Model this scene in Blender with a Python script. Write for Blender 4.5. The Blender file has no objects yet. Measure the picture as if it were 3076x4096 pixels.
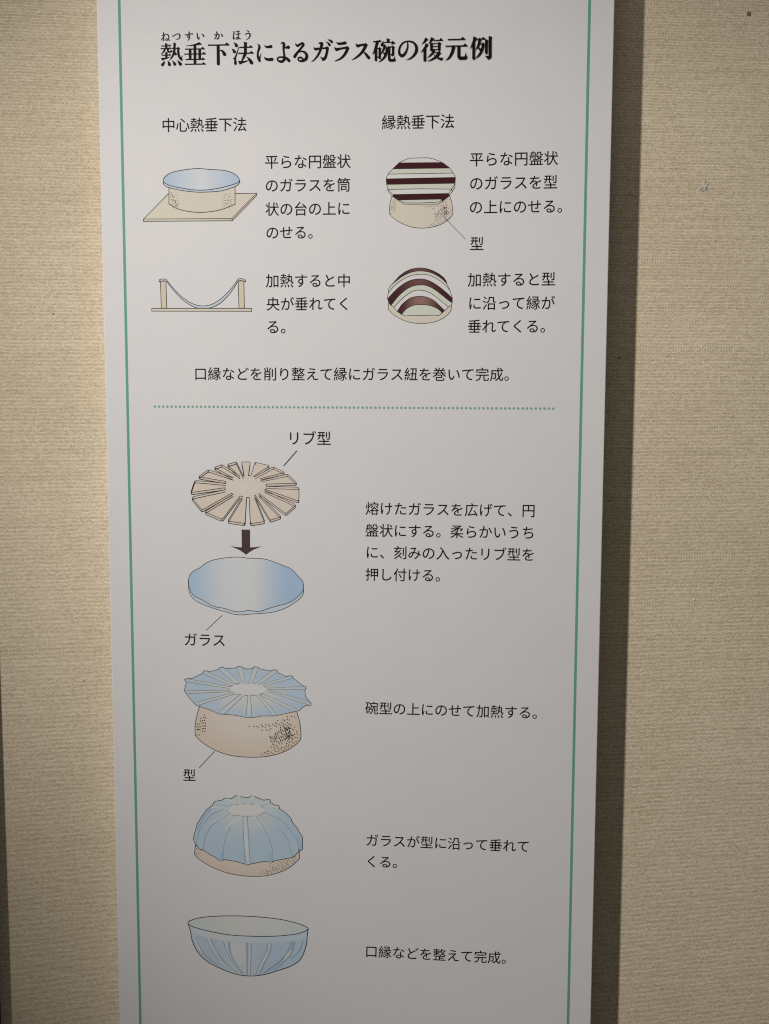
import bpy, bmesh, math, random
from mathutils import Matrix, Vector, Euler
from mathutils.geometry import tessellate_polygon

random.seed(7)
scene = bpy.context.scene
C = scene.collection
MM = 0.001
FACE_H = 1.40          # height (m) of the board's reference line above the floor
STAND = 18.0           # the board's thickness, mm: the wall lies this far behind its face


def world(x, y, z=0.0):
    """board millimetres (x right, y up, z out of the face) -> world metres"""
    return Vector((x * MM, -z * MM, FACE_H + y * MM))


# ------------------------------------------------------------------ camera
B2W = Matrix(((1, 0, 0), (0, 0, -1), (0, 1, 0)))      # board axes -> world axes
RX, RY, RZ = -0.0764128457, 0.0455835157, 0.0065142224
Rb = Matrix.Rotation(RX, 3, 'X') @ Matrix.Rotation(RY, 3, 'Y') @ Matrix.Rotation(RZ, 3, 'Z')
cam = bpy.data.cameras.new('camera')
cam_o = bpy.data.objects.new('camera', cam)
C.objects.link(cam_o)
cam_o.matrix_world = Matrix.Translation(world(192.2218, 0.0, 492.5938)) @ (B2W @ Rb).to_4x4()
cam.sensor_fit = 'VERTICAL'
cam.sensor_height = 32.0
cam.lens = 32.0 * 3277.0 / 4096.0
cam.clip_start = 0.01
cam.clip_end = 60
cam.dof.use_dof = False
scene.camera = cam_o

# ------------------------------------------------------------------ light
w = bpy.data.worlds.new('World')
scene.world = w
w.use_nodes = True
bg = w.node_tree.nodes['Background']
bg.inputs['Color'].default_value = (1.0, 0.965, 0.89, 1)
bg.inputs['Strength'].default_value = 0.05


def aim(o, target):
    d = (target - o.location).normalized()
    o.rotation_euler = d.to_track_quat('-Z', 'Y').to_euler()


key = bpy.data.lights.new('gallery_spot_light', 'SPOT')
key.energy = 65
key.color = (1.0, 0.952, 0.89)
key.spot_size = 2 * 0.397
key.spot_blend = 1.0
key.shadow_soft_size = 0.023
key_o = bpy.data.objects.new('gallery_spot_light', key)
C.objects.link(key_o)
key_o.location = world(-610, 700, 750)
aim(key_o, world(378, -184, 0))

fill = bpy.data.lights.new('ceiling_light', 'AREA')
fill.energy = 0.5
fill.color = (1.0, 0.95, 0.86)
fill.shape = 'RECTANGLE'
fill.size = 0.35
fill.size_y = 0.2
fill_o = bpy.data.objects.new('ceiling_light', fill)
C.objects.link(fill_o)
fill_o.location = world(120, 700, 420)
aim(fill_o, world(170, 200, 0))

vs = scene.view_settings
scene.display_settings.display_device = 'sRGB'
vs.view_transform = 'Standard'
vs.look = 'None'
vs.exposure = 0.0
vs.gamma = 1.0
vs.use_curve_mapping = False
scene.cycles.pixel_filter_type = 'BLACKMAN_HARRIS'
scene.cycles.filter_width = 1.15
scene.cycles.max_bounces = 6
scene.cycles.use_denoising = False

# ------------------------------------------------------------------ materials
MATS = {}


def new_mat(name):
    m = bpy.data.materials.new(name)
    m.use_nodes = True
    nt = m.node_tree
    b = nt.nodes['Principled BSDF']
    b.inputs['Specular IOR Level'].default_value = 0.25
    b.inputs['Roughness'].default_value = 0.55
    return m, nt, b


def ink(name, col, rough=0.55):
    if name in MATS:
        return MATS[name]
    m, nt, b = new_mat(name)
    b.inputs['Base Color'].default_value = (*col, 1)
    b.inputs['Specular IOR Level'].default_value = 0.12
    b.inputs['Roughness'].default_value = rough
    MATS[name] = m
    return m


def grad(name, stops, mode='X', centre=(0.5, 0.5), scale=(1, 1)):
    """printed colour blend across a picture: along its width, or outward from a centre"""
    if name in MATS:
        return MATS[name]
    m, nt, b = new_mat(name)
    tc = nt.nodes.new('ShaderNodeTexCoord')
    sep = nt.nodes.new('ShaderNodeSeparateXYZ')
    nt.links.new(tc.outputs['Generated'], sep.inputs[0])
    if mode in 'XY':
        fac = sep.outputs[mode]
    else:
        sq = []
        for ax, c, s in (('X', centre[0], scale[0]), ('Y', centre[1], scale[1])):
            a = nt.nodes.new('ShaderNodeMath'); a.operation = 'SUBTRACT'
            nt.links.new(sep.outputs[ax], a.inputs[0]); a.inputs[1].default_value = c
            d = nt.nodes.new('ShaderNodeMath'); d.operation = 'MULTIPLY'
            nt.links.new(a.outputs[0], d.inputs[0]); d.inputs[1].default_value = s
            e = nt.nodes.new('ShaderNodeMath'); e.operation = 'POWER'
            nt.links.new(d.outputs[0], e.inputs[0]); e.inputs[1].default_value = 2
            sq.append(e)
        p = nt.nodes.new('ShaderNodeMath'); p.operation = 'ADD'
        nt.links.new(sq[0].outputs[0], p.inputs[0]); nt.links.new(sq[1].outputs[0], p.inputs[1])
        r = nt.nodes.new('ShaderNodeMath'); r.operation = 'SQRT'
        nt.links.new(p.outputs[0], r.inputs[0])
        fac = r.outputs[0]
    cr = nt.nodes.new('ShaderNodeValToRGB')
    cr.color_ramp.interpolation = 'B_SPLINE'
    el = cr.color_ramp.elements
    while len(el) < len(stops):
        el.new(0.5)
    for e, (pos, col) in zip(el, stops):
        e.position = pos
        e.color = (*col, 1)
    nt.links.new(fac, cr.inputs[0])
    nt.links.new(cr.outputs[0], b.inputs['Base Color'])
    MATS[name] = m
    return m


PAPER = (0.80, 0.795, 0.785)
BLACK = ink('title_ink', (0.005, 0.0035, 0.0045), 0.6)
DARK = ink('caption_ink', (0.009, 0.0065, 0.0075), 0.6)
RUBY = ink('reading_ink', (0.045, 0.036, 0.04), 0.6)
LINE = ink('outline_ink', (0.034, 0.027, 0.027), 0.6)
GLINE = ink('grey_outline_ink', (0.33, 0.34, 0.33), 0.5)
TEAL = ink('teal_ink', (0.155, 0.43, 0.355), 0.5)
DOTS = ink('pale_teal_ink', (0.25, 0.46, 0.38), 0.5)
ARROW = ink('arrow_ink', (0.085, 0.058, 0.060), 0.5)
WHITE = ink('white_ink', (0.815, 0.80, 0.815))
GREEN = ink('pale_green_ink', (0.71, 0.755, 0.655))
MAROON = ink('maroon_ink', (0.060, 0.013, 0.019))
RIM = ink('pale_blue_ink', (0.63, 0.735, 0.84))


def board_material():
    m, nt, b = new_mat('white_board_print')
    tc = nt.nodes.new('ShaderNodeTexCoord')
    n = nt.nodes.new('ShaderNodeTexNoise')
    n.inputs['Scale'].default_value = 38
    n.inputs['Detail'].default_value = 4
    nt.links.new(tc.outputs['Object'], n.inputs['Vector'])
    cr = nt.nodes.new('ShaderNodeValToRGB')
    cr.color_ramp.elements[0].position = 0.3
    cr.color_ramp.elements[0].color = (0.798, 0.797, 0.822, 1)
    cr.color_ramp.elements[1].position = 0.7
    cr.color_ramp.elements[1].color = (0.820, 0.814, 0.833, 1)
    nt.links.new(n.outputs['Fac'], cr.inputs[0])
    nt.links.new(cr.outputs[0], b.inputs['Base Color'])
    b.inputs['Roughness'].default_value = 0.5
    n2 = nt.nodes.new('ShaderNodeTexNoise')
    n2.inputs['Scale'].default_value = 900
    nt.links.new(tc.outputs['Object'], n2.inputs['Vector'])
    bp = nt.nodes.new('ShaderNodeBump')
    bp.inputs['Strength'].default_value = 0.05
    bp.inputs['Distance'].default_value = 0.0002
    nt.links.new(n2.outputs['Fac'], bp.inputs['Height'])
    nt.links.new(bp.outputs[0], b.inputs['Normal'])
    return m


def linen_material():
    """plain-weave wall cloth: weft rows 0.86 mm apart, warp threads 0.65 mm apart"""
    m, nt, b = new_mat('linen_wall_cloth')
    N, L = nt.nodes, nt.links

    def node(t, **kw):
        n = N.new(t)
        for k, v in kw.items():
            setattr(n, k, v)
        return n

    def math_(op, a, c=None, d=None):
        n = node('ShaderNodeMath', operation=op)
        for i, s in enumerate((a, c, d)):
            if s is None:
                continue
            if isinstance(s, (int, float)):
                n.inputs[i].default_value = s
            else:
                L.new(s, n.inputs[i])
        return n.outputs[0]

    def noise(scale, detail=2.0, rough=0.5, stretch=None):
        n = node('ShaderNodeTexNoise')
        n.inputs['Scale'].default_value = scale
        n.inputs['Detail'].default_value = detail
        n.inputs['Roughness'].default_value = rough
        if stretch:
            mp = node('ShaderNodeMapping')
            mp.inputs['Scale'].default_value = stretch
            L.new(tc.outputs['Object'], mp.inputs['Vector'])
            L.new(mp.outputs[0], n.inputs['Vector'])
        else:
            L.new(tc.outputs['Object'], n.inputs['Vector'])
        return n.outputs['Fac']

    tc = node('ShaderNodeTexCoord')
    sep = node('ShaderNodeSeparateXYZ')
    L.new(tc.outputs['Object'], sep.inputs[0])
    warp = noise(60, 2)
    warp2 = noise(420, 2)
    wob = math_('ADD', math_('MULTIPLY', math_('SUBTRACT', warp, 0.5), 1.1),
                math_('MULTIPLY', math_('SUBTRACT', warp2, 0.5), 0.8))
    u = math_('ADD', math_('MULTIPLY', sep.outputs['X'], 1 / 0.00080), wob)
    v = math_('ADD', math_('MULTIPLY', sep.outputs['Z'], 1 / 0.00086),
              math_('MULTIPLY', wob, 0.7))
    row = math_('FLOOR', v)
    wn = node('ShaderNodeTexWhiteNoise', noise_dimensions='1D')
    L.new(row, wn.inputs['W'])
    rowr = wn.outputs['Value']
    u = math_('ADD', u, math_('MULTIPLY', rowr, 0.75))
    wc = node('ShaderNodeTexWhiteNoise', noise_dimensions='2D')
    cell = node('ShaderNodeCombineXYZ')
    L.new(math_('FLOOR', math_('MULTIPLY', u, 0.5)), cell.inputs[0])
    L.new(row, cell.inputs[1])
    L.new(cell.outputs[0], wc.inputs['Vector'])
    cellr = wc.outputs['Value']
    rowp = math_('ABSOLUTE', math_('SINE', math_('MULTIPLY', v, math.pi)))
    over = math_('COSINE', math_('MULTIPLY', math_('ADD', u, row), math.pi))
    colp = math_('ABSOLUTE', math_('SINE', math_('MULTIPLY', u, math.pi)))
    overn = math_('ADD', math_('MULTIPLY', over, 0.5), 0.5)
    weft = math_('MULTIPLY', rowp, math_('ADD', math_('MULTIPLY', overn, 0.65), 0.35))
    warpt = math_('MULTIPLY', colp, math_('MULTIPLY', math_('SUBTRACT', 1.0, overn), 0.62))
    h = math_('MAXIMUM', weft, warpt)
    slub = noise(1.0, 3, 0.6, (55, 1, 520))
    slub2 = noise(1.0, 2, 0.6, (230, 1, 1000))
    lump = noise(330, 3, 0.6)
    lumpr = math_('MAXIMUM', math_('SUBTRACT', lump, 0.63), 0.0)
    height = math_('ADD', h, math_('MULTIPLY', slub, 0.6))
    height = math_('ADD', height, math_('MULTIPLY', slub2, 0.45))
    height = math_('ADD', height, math_('MULTIPLY', lumpr, 9.0))
    grain = noise(1.0, 3, 0.65, (420, 1, 560))
    height = math_('ADD', height, math_('MULTIPLY', grain, 1.5))
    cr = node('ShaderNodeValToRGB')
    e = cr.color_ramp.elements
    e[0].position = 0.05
    e[0].color = (0.56, 0.465, 0.32, 1)  # dark stop: shade in the gaps between threads, put into the cloth colour
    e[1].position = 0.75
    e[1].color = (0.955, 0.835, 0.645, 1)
    height = math_('ADD', height, math_('MULTIPLY', cellr, 0.30))
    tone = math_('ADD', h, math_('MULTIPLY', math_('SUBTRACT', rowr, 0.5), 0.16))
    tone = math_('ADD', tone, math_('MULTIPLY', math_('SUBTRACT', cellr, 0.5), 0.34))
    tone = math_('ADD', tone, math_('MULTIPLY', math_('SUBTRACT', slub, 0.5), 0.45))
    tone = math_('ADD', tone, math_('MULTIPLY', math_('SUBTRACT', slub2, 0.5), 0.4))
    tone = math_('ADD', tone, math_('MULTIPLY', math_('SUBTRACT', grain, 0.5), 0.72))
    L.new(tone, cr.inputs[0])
    big = noise(9, 3)
    mix = node('ShaderNodeMix', data_type='RGBA', blend_type='MULTIPLY')
    mix.inputs[0].default_value = 1.0
    cr2 = node('ShaderNodeValToRGB')
    cr2.color_ramp.elements[0].position = 0.3
    cr2.color_ramp.elements[0].color = (0.90, 0.89, 0.87, 1)
    cr2.color_ramp.elements[1].position = 0.7
    cr2.color_ramp.elements[1].color = (1.0, 1.0, 1.0, 1)
    L.new(big, cr2.inputs[0])
    L.new(cr.outputs[0], mix.inputs[6])
    L.new(cr2.outputs[0], mix.inputs[7])
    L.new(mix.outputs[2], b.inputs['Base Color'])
    b.inputs['Roughness'].default_value = 0.9
    b.inputs['Specular IOR Level'].default_value = 0.1
    bp = node('ShaderNodeBump')
    bp.inputs['Strength'].default_value = 0.5
    bp.inputs['Distance'].default_value = 0.00031
    L.new(height, bp.inputs['Height'])
    L.new(bp.outputs[0], b.inputs['Normal'])
    return m


# ------------------------------------------------------------------ object helpers
def link(name, me, parent=None):
    o = bpy.data.objects.new(name, me)
    C.objects.link(o)
    if parent is not None:
        o.parent = parent
    return o


def tag(o, label=None, cat=None, group=None, kind=None):
    for k, v in (('label', label), ('category', cat), ('group', group), ('kind', kind)):
        if v:
            o[k] = v
    return o


def box_mesh(name, x0, x1, y0, y1, z0, z1, bevel=0.0):
    """a box in local metres"""
    bm = bmesh.new()
    vs_ = [bm.verts.new((x, y, z)) for x in (x0, x1) for y in (y0, y1) for z in (z0, z1)]
    for f in ((0, 1, 3, 2), (4, 6, 7, 5), (0, 4, 5, 1), (2, 3, 7, 6), (0, 2, 6, 4), (1, 5, 7, 3)):
        bm.faces.new([vs_[i] for i in f])
    bmesh.ops.recalc_face_normals(bm, faces=bm.faces)
    if bevel:
        bmesh.ops.bevel(bm, geom=bm.edges[:], offset=bevel, segments=2, profile=0.5, affect='EDGES')
    me = bpy.data.meshes.new(name)
    bm.to_mesh(me)
    bm.free()
    return me


# ------------------------------------------------------------------ wall
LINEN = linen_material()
wall = link('wall', box_mesh('wall', -1.6, 1.9, 0.0, 0.10, -1.40, 1.6))
wall.location = world(0, 0, -STAND)
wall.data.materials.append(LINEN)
tag(wall, 'beige coarse linen covered gallery wall behind the boards', kind='structure')


def wall_mark(name, x, y, pts, z, mat, label):
    """a small flat tuft or hole on the cloth; pts in mm round (x, y)"""
    bm = bmesh.new()
    lo = [bm.verts.new(((x + a) * MM, -0.00005, (y + c) * MM)) for a, c in pts]
    hi = [bm.verts.new(((x + a * .7) * MM, -z * MM, (y + c * .7) * MM)) for a, c in pts]
    bm.faces.new(hi)
    n = len(pts)
    for i in range(n):
        bm.faces.new((lo[i], lo[(i + 1) % n], hi[(i + 1) % n], hi[i]))
    bmesh.ops.recalc_face_normals(bm, faces=bm.faces)
    me = bpy.data.meshes.new(name)
    bm.to_mesh(me)
    bm.free()
    me.materials.append(mat)
    o = link(name, me, wall)
    tag(o, label)
    return o


def blob(rx, ry, n=9, rot=0.0, jag=0.25):
    out = []
    for i in range(n):
        t = 2 * math.pi * i / n
        r = 1 + random.uniform(-jag, jag)
        a, c = rx * r * math.cos(t), ry * r * math.sin(t)
        out.append((a * math.cos(rot) - c * math.sin(rot), a * math.sin(rot) + c * math.cos(rot)))
    return out


HOLE = ink('hole_black', (0.006, 0.005, 0.004), 0.9)
FLECK = ink('dark_fibre', (0.27, 0.205, 0.13), 0.9)
GREYF = ink('grey_lint', (0.36, 0.37, 0.38), 0.95)
LUMP = ink('brown_slub', (0.23, 0.165, 0.095), 0.95)
wall_mark('pin_hole', 311.5, 56, blob(.62, .66, 6), .10, HOLE, 'small black pin hole in the shadow right of the board')
wall_mark('pin_hole', 321.8, 231.8, blob(.34, .36, 6), .10, HOLE, 'tiny black pin hole near the top of the shadow')
for x, y, rx, ry, rt in ((322.1, -11, .5, .4, 0), (323.4, -102, .5, .4, 0), (-25.5, -149.8, .3, 1.0, -.4), (-73.8, -160.1, .28, .8, .2),
                         (-39, 83.8, .55, .7, 0), (384, -312.4, .4, .4, 0)):
    wall_mark('dark_fleck', x, y, blob(rx, ry, 7, rt), .12, FLECK, 'dark fibre fleck in the linen')
wall_mark('brown_slub', 382, 255.4, blob(1.3, 1.5, 10), .35, LUMP, 'brown slub near the top right corner')
GREYL = ink('pale_grey_lint', (0.66, 0.67, 0.68), 0.95)
for k in range(34):
    a = random.uniform(0, 2 * math.pi)
    d_ = abs(random.gauss(0, 1.9))
    wall_mark('grey_lint', 360.2 + d_ * math.cos(a), 156.7 + d_ * math.sin(a),
              blob(random.uniform(.45, 1.15), random.uniform(.14, .26), 7, a + random.uniform(-.6, .6)), random.uniform(.1, .3),
              GREYF if k % 3 == 0 else GREYL, 'grey lint scuff on the cloth')

# ------------------------------------------------------------------ the board
PW, YB, YT = 300.0, -470.0, 390.0          # width, bottom and top edge, board mm
panel = bpy.data.objects.new('display_board', None)
C.objects.link(panel)
panel.empty_display_size = 0.05
panel.location = world(PW / 2, YB, 0)
panel.rotation_euler = (math.pi / 2, 0, 0)
tag(panel, 'tall white board with teal edge lines, Japanese captions and glass bowl making drawings', 'display board')
PX0, PY0 = PW / 2, YB

BOARD = board_material()
bd = link('board', box_mesh('board', -PW / 2 * MM, PW / 2 * MM, 0, (YT - YB) * MM, -STAND * MM, 0, 0.0005), panel)
bd.data.materials.append(BOARD)

# the next board along the wall: only its shaded right side shows at the left edge of the view
nb = bpy.data.objects.new('display_board', None)
C.objects.link(nb)
nb.empty_display_size = 0.05
NBX = -87.8
nb.location = world(NBX - PW / 2, YB, 0)
nb.rotation_euler = (math.pi / 2, 0, 0)
tag(nb, 'neighbouring board of which only a side edge coloured dark as shade shows at the lower left', 'display board')
SHADE_EDGE = ink('painted_shade_edge', (0.055, 0.040, 0.028), 0.8)  # shade of the white board's unlit side, put into the colour
o = link('board', box_mesh('neighbour_board', -PW / 2 * MM, PW / 2 * MM, 0, (YT - YB) * MM, -10 * MM, -7 * MM, 0.0005), nb)
o.data.materials.append(BOARD)
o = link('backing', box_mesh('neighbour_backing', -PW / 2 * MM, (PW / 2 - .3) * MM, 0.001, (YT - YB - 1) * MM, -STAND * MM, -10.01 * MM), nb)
o.data.materials.append(SHADE_EDGE)

# rectification of a flat survey photo of the board: reading (px) -> board mm
_M = Matrix(((3203.4433927301684, -107.40104001515645, 212985.53954782197),
             (-71.99793211058032, -3423.6213700539856, 895935.3491143411),
             (-0.045567731326746096, -0.07625920947052378, 499.40524372609394)))
_MI = _M.inverted()


def R(px, py):
    v = _MI @ Vector((px, py, 1.0))
    return (v.x / v.z, v.y / v.z)


class Sheet:
    """collects flat inked shapes for one printed object; each shape a hair above the last"""
    def __init__(self, ox=0, oy=0, s=1.0, z0=0.02):
        self.ox, self.oy, self.s = ox, oy, s
        self.z = z0
        self.v, self.f = [], []
        self.k = 0.1445 / s            # millimetres of board per tracing unit

    def mm(self, x, y):
        return R(self.ox + x / self.s, self.oy + y / self.s)

    def _add(self, pts, faces, z=None):
        b = len(self.v)
        zz = self.z if z is None else z
        self.v += [((x - PX0) * MM, (y - PY0) * MM, zz * MM) for x, y in pts]
        self.f += [tuple(b + i for i in f) for f in faces]

    def lift(self, d=0.0015):
        self.z += d

    def poly_mm(self, pts):
        tri = tessellate_polygon([[Vector((x, y, 0)) for x, y in pts]])
        self._add(pts, tri)
        self.lift()

    def poly(self, pts, smooth=False):
        if smooth:
            pts = smooth_pts(pts, True)
        self.poly_mm([self.mm(*p[:2]) for p in pts])

    def disc(self, x, y, r, n=8):
        cx, cy = self.mm(x, y)
        r *= self.k
        pts = [(cx + r * math.cos(2 * math.pi * i / n), cy + r * math.sin(2 * math.pi * i / n)) for i in range(n)]
        self._add(pts, [tuple(range(n))])

    def brush(self, pts, smooth=True, cap=True):
        """stroke whose width follows the third number of each point"""
        p = smooth_pts(pts, False) if smooth and len(pts) > 2 else pts
        P = [self.mm(a[0], a[1]) for a in p]
        Wd = [max(a[2], 3.0) * self.k / 2 for a in p]
        self._ribbon(P, Wd, False, cap)

    def line(self, pts, wd, closed=False, smooth=False):
        p = smooth_pts(pts, closed) if smooth else pts
        P = [self.mm(a[0], a[1]) for a in p]
        self._ribbon(P, [wd * self.k / 2] * len(P), closed, not closed)

    def _ribbon(self, P, Wd, closed, cap):
        n = len(P)
        L, Rr = [], []
        for i in range(n):
            a = P[i - 1] if (i > 0 or closed) else P[i]
            b = P[(i + 1) % n] if (i < n - 1 or closed) else P[i]
            c = P[i]

            def unit(u, v):
                dx, dy = v[0] - u[0], v[1] - u[1]
                d = math.hypot(dx, dy) or 1e-9
                return dx / d, dy / d
            d1 = unit(a, c) if a != c else unit(c, b)
            d2 = unit(c, b) if b != c else d1
            nx, ny = -(d1[1] + d2[1]), d1[0] + d2[0]
            q = math.hypot(nx, ny)
            if q < 1e-4:
                nx, ny, q = -d1[1], d1[0], 1.0
            nx, ny = nx / q, ny / q
            m = 1.0 / max(0.45, nx * -d1[1] + ny * d1[0])
            L.append((c[0] + nx * Wd[i] * m, c[1] + ny * Wd[i] * m))
            Rr.append((c[0] - nx * Wd[i] * m, c[1] - ny * Wd[i] * m))
        base = len(self.v)
        for i in range(n):
            z = self.z + i * 0.00004
            for x, y in (L[i], Rr[i]):
                self.v.append(((x - PX0) * MM, (y - PY0) * MM, z * MM))
        m = n if closed else n - 1
        for i in range(m):
            j = (i + 1) % n
            self.f.append((base + 2 * i, base + 2 * i + 1, base + 2 * j + 1, base + 2 * j))
        self.lift(0.0015 + n * 0.00004)
        if cap:
            for i in (0, n - 1):
                if Wd[i] > 0.05:
                    k = 10
                    pts = [(P[i][0] + Wd[i] * math.cos(2 * math.pi * t / k), P[i][1] + Wd[i] * math.sin(2 * math.pi * t / k)) for t in range(k)]
                    self._add(pts, [tuple(range(k))])
                    self.lift()

    def build(self, name, mat, parent):
        me = bpy.data.meshes.new(name)
        me.from_pydata(self.v, [], self.f)
        bm = bmesh.new()
        bm.from_mesh(me)
        for f in bm.faces:
            f.normal_update()
            if f.normal.z < 0:
                f.normal_flip()
        bm.to_mesh(me)
        bm.free()
        me.materials.append(mat)
        return link(name, me, parent)


def stipple(org, z0, dots, r, mat, parent, cut):
    """pencil dots of one drawing: the dots on its left flank and those on its right flank"""
    for keep in (lambda x: x < cut, lambda x: x >= cut):
        sh = Sheet(*org, z0=z0)
        for x, y in dots:
            if keep(x):
                sh.disc(x, y, r)
        sh.build('stipple', mat, parent)


def smooth_pts(pts, closed, sub=6):
    n = len(pts)
    dim = len(pts[0])
    out = []
    rng = range(n) if closed else range(n - 1)
    for i in rng:
        if closed:
            p0, p1, p2, p3 = (pts[(i + k) % n] for k in (-1, 0, 1, 2))
        else:
            p1, p2 = pts[i], pts[i + 1]
            p0 = pts[i - 1] if i else tuple(2 * a - b for a, b in zip(p1, p2))
            p3 = pts[i + 2] if i + 2 < n else tuple(2 * a - b for a, b in zip(p2, p1))
        for k in range(sub):
            t = k / sub
            out.append(tuple(0.5 * (2 * p1[d] + (p2[d] - p0[d]) * t + (2 * p0[d] - 5 * p1[d] + 4 * p2[d] - p3[d]) * t * t
                                    + (3 * p1[d] - p0[d] - 3 * p2[d] + p3[d]) * t ** 3) for d in range(dim)))
    if not closed:
        out.append(tuple(pts[-1]))
    return out


def ellipse(cx, cy, rx, ry, n=40):
    return [(cx + rx * math.cos(2 * math.pi * i / n), cy + ry * math.sin(2 * math.pi * i / n)) for i in range(n)]


# ------------------------------------------------------------------ border lines and dotted rule
for x in (13.52, 285.87):
    s = Sheet()
    s.poly_mm([(x - .80, YB + 12), (x + .80, YB + 12), (x + .80, YT - 12), (x - .80, YT - 12)])
    s.build('border_line', TEAL, panel)
s = Sheet()
a, b_ = R(619.3, 1626.2), R(2213.0, 1634.6)
for i in range(94):
    t = i / 93
    cx, cy = a[0] + (b_[0] - a[0]) * t, a[1] + (b_[1] - a[1]) * t
    s._add([(cx + .77 * math.cos(2 * math.pi * k / 14), cy + .77 * math.sin(2 * math.pi * k / 14)) for k in range(14)], [tuple(range(14))])
s.build('dotted_line', DOTS, panel)


# ------------------------------------------------------------------ captions
def text_mesh(body):
    cu = bpy.data.curves.new('lettering', 'FONT')
    cu.body = body
    cu.size = 1.0
    cu.resolution_u = 5
    cu.fill_mode = 'FRONT'
    ob = bpy.data.objects.new('lettering', cu)
    C.objects.link(ob)
    dg = bpy.context.evaluated_depsgraph_get()
    me = bpy.data.meshes.new_from_object(ob.evaluated_get(dg), depsgraph=dg)
    v = [tuple(p.co) for p in me.vertices]
    f = [tuple(p.vertices) for p in me.polygons]
    bpy.data.objects.remove(ob)
    bpy.data.curves.remove(cu)
    bpy.data.meshes.remove(me)
    return v, f


def caption(name, lines, org, scale, mat=DARK, size=None, grow=1.0, parent=None):
    """lines: (words, first character centre, last character centre) in readings of one close-up"""
    sh = Sheet(org[0], org[1], scale)
    for words, c0, c1 in lines:
        p0 = Vector(sh.mm(*c0))
        if c1 is None:
            ux, em = Vector((1, -0.004)), size
            em_x = em
        else:
            p1 = Vector(sh.mm(*c1))
            d = p1 - p0
            ux = d.normalized()
            em_x = d.length / (len(words) - 1)
            em = size or em_x
        uy = Vector((-ux.y, ux.x))
        for i, ch in enumerate(words):
            v, f = text_mesh(ch)
            cpt = p0 + ux * em_x * i
            # the print is a medium weight: strike the letter five times a hair apart, each a hair higher
            for k, (sx, sy) in enumerate(((0, 0), (.007, .003), (-.007, -.003), (.003, -.007), (-.003, .007))):
                sh._add([tuple(cpt + ux * (x + sx - 0.5) * em * grow + uy * (y + sy - 0.38) * em * grow) for x, y, _ in v], f, sh.z + k * .0008)
    return sh.build(name, mat, parent or panel)


caption('subheading', [('中心熱垂下法', (598, 924), (1125, 918))], (350, 0), 1.8456, grow=1.02)
caption('subheading', [('縁熱垂下法', (748, 903), (1181, 896))], (1150, 0), 1.8456, grow=1.02)
caption('caption', [('平らな円盤状', (235, 240), (1435, 228)), ('のガラスを筒', (238, 630), (1432, 620)),
                    ('状の台の上に', (243, 1023), (1432, 1012)), ('のせる。', (247, 1413), (950, 1406))], (1030, 590), 4.1525)
caption('caption', [('加熱すると中', (249, 220), (1437, 217)), ('央が垂れてく', (258, 605), (1440, 601)),
                    ('る。', (258, 985), (500, 985))], (1030, 1070), 4.1525)
caption('caption', [('平らな円盤状', (245, 212), (1345, 193)), ('のガラスを型', (241, 565), (1337, 546)),
                    ('の上にのせる。', (236, 917), (1540, 901))], (1840, 580), 3.691)
caption('caption', [('加熱すると型', (217, 218), (1307, 207)), ('に沿って縁が', (219, 563), (1299, 558)),
                    ('垂れてくる。', (213, 905), (1287, 902))], (1840, 1060), 3.691)
caption('caption', [('口縁などを削り整えて縁にガラス紐を巻いて完成。', (148, 131), (3094.5, 137))], (740, 1440), 2.373)
caption('caption', [('熔けたガラスを広げて、円', (130, 119), (1515, 138)), ('盤状にする。柔らかいうち', (129, 313), (1513, 333)),
                    ('に、刻みの入ったリブ型を', (130, 507), (1512, 528)), ('押し付ける。', (129, 703), (749, 713))], (1430, 1980), 2.2147)
caption('caption', [('碗型の上にのせて加熱する。', (127, 115), (1608, 158))], (1430, 2780), 2.2147)
caption('caption', [('ガラスが型に沿って垂れて', (130, 113), (1468, 166)), ('くる。', (127, 300), (367, 309))], (1430, 3310), 2.2147)
caption('caption', [('口縁などを整えて完成。', (142, 66), (1538, 134))], (1430, 3780), 2.5554)
caption('drawing_label', [('リブ型', (490, 462), (1250, 470))], (1100, 1680), 6.388)
caption('drawing_label', [('ガラス', (130, 1409), (480, 1417))], (720, 2100), 3.0759)
caption('drawing_label', [('型', (250, 1456), None)], (1840, 580), 3.691, size=8.5)
caption('drawing_label', [('型', (165, 1319), None)], (700, 2640), 2.8638, size=8.5)

# ------------------------------------------------------------------ heading, brush by brush
head = Sheet(630, 110, 7.55)


def at_crop(sh, ox, oy, s_):
    sh.ox, sh.oy, sh.s = ox, oy, s_
    sh.k = 0.1445 / s_


def bar(x0, y0, x1, y1, wd, px=None, py=None, b0=None):
    """thin horizontal of a serif letter with its triangular end"""
    wd += 75 * (WT - 1)
    head.brush([(x0, y0, wd), (x1, y1, wd)], smooth=False, cap=False)
    head.poly([(x0 - 6, y0 - wd * .75), (x0 + 18, y0 - wd * .5), (x0 + 18, y0 + wd * .5), (x0 + 2, y0 + wd * .8)])
    if px is not None:
        head.poly([(b0, y1 - 2), (px - 14, py + 12), (px, py), (px + 12, py + 8), (x1 + 6, y1), (x1 - 2, y1 + wd * .5), (b0, y1 + wd * .4)])


WT = 1.16


def B(*pts):
    head.brush([(x, y, wd * WT + 3) for x, y, wd in pts])


def Pg(*pts):
    head.poly(pts)


def St(x0, y0, x1, y1, wd):
    wd = wd * WT + 3
    head.brush([(x0, y0, wd), (x1, y1, wd)], smooth=False, cap=False)


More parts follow.
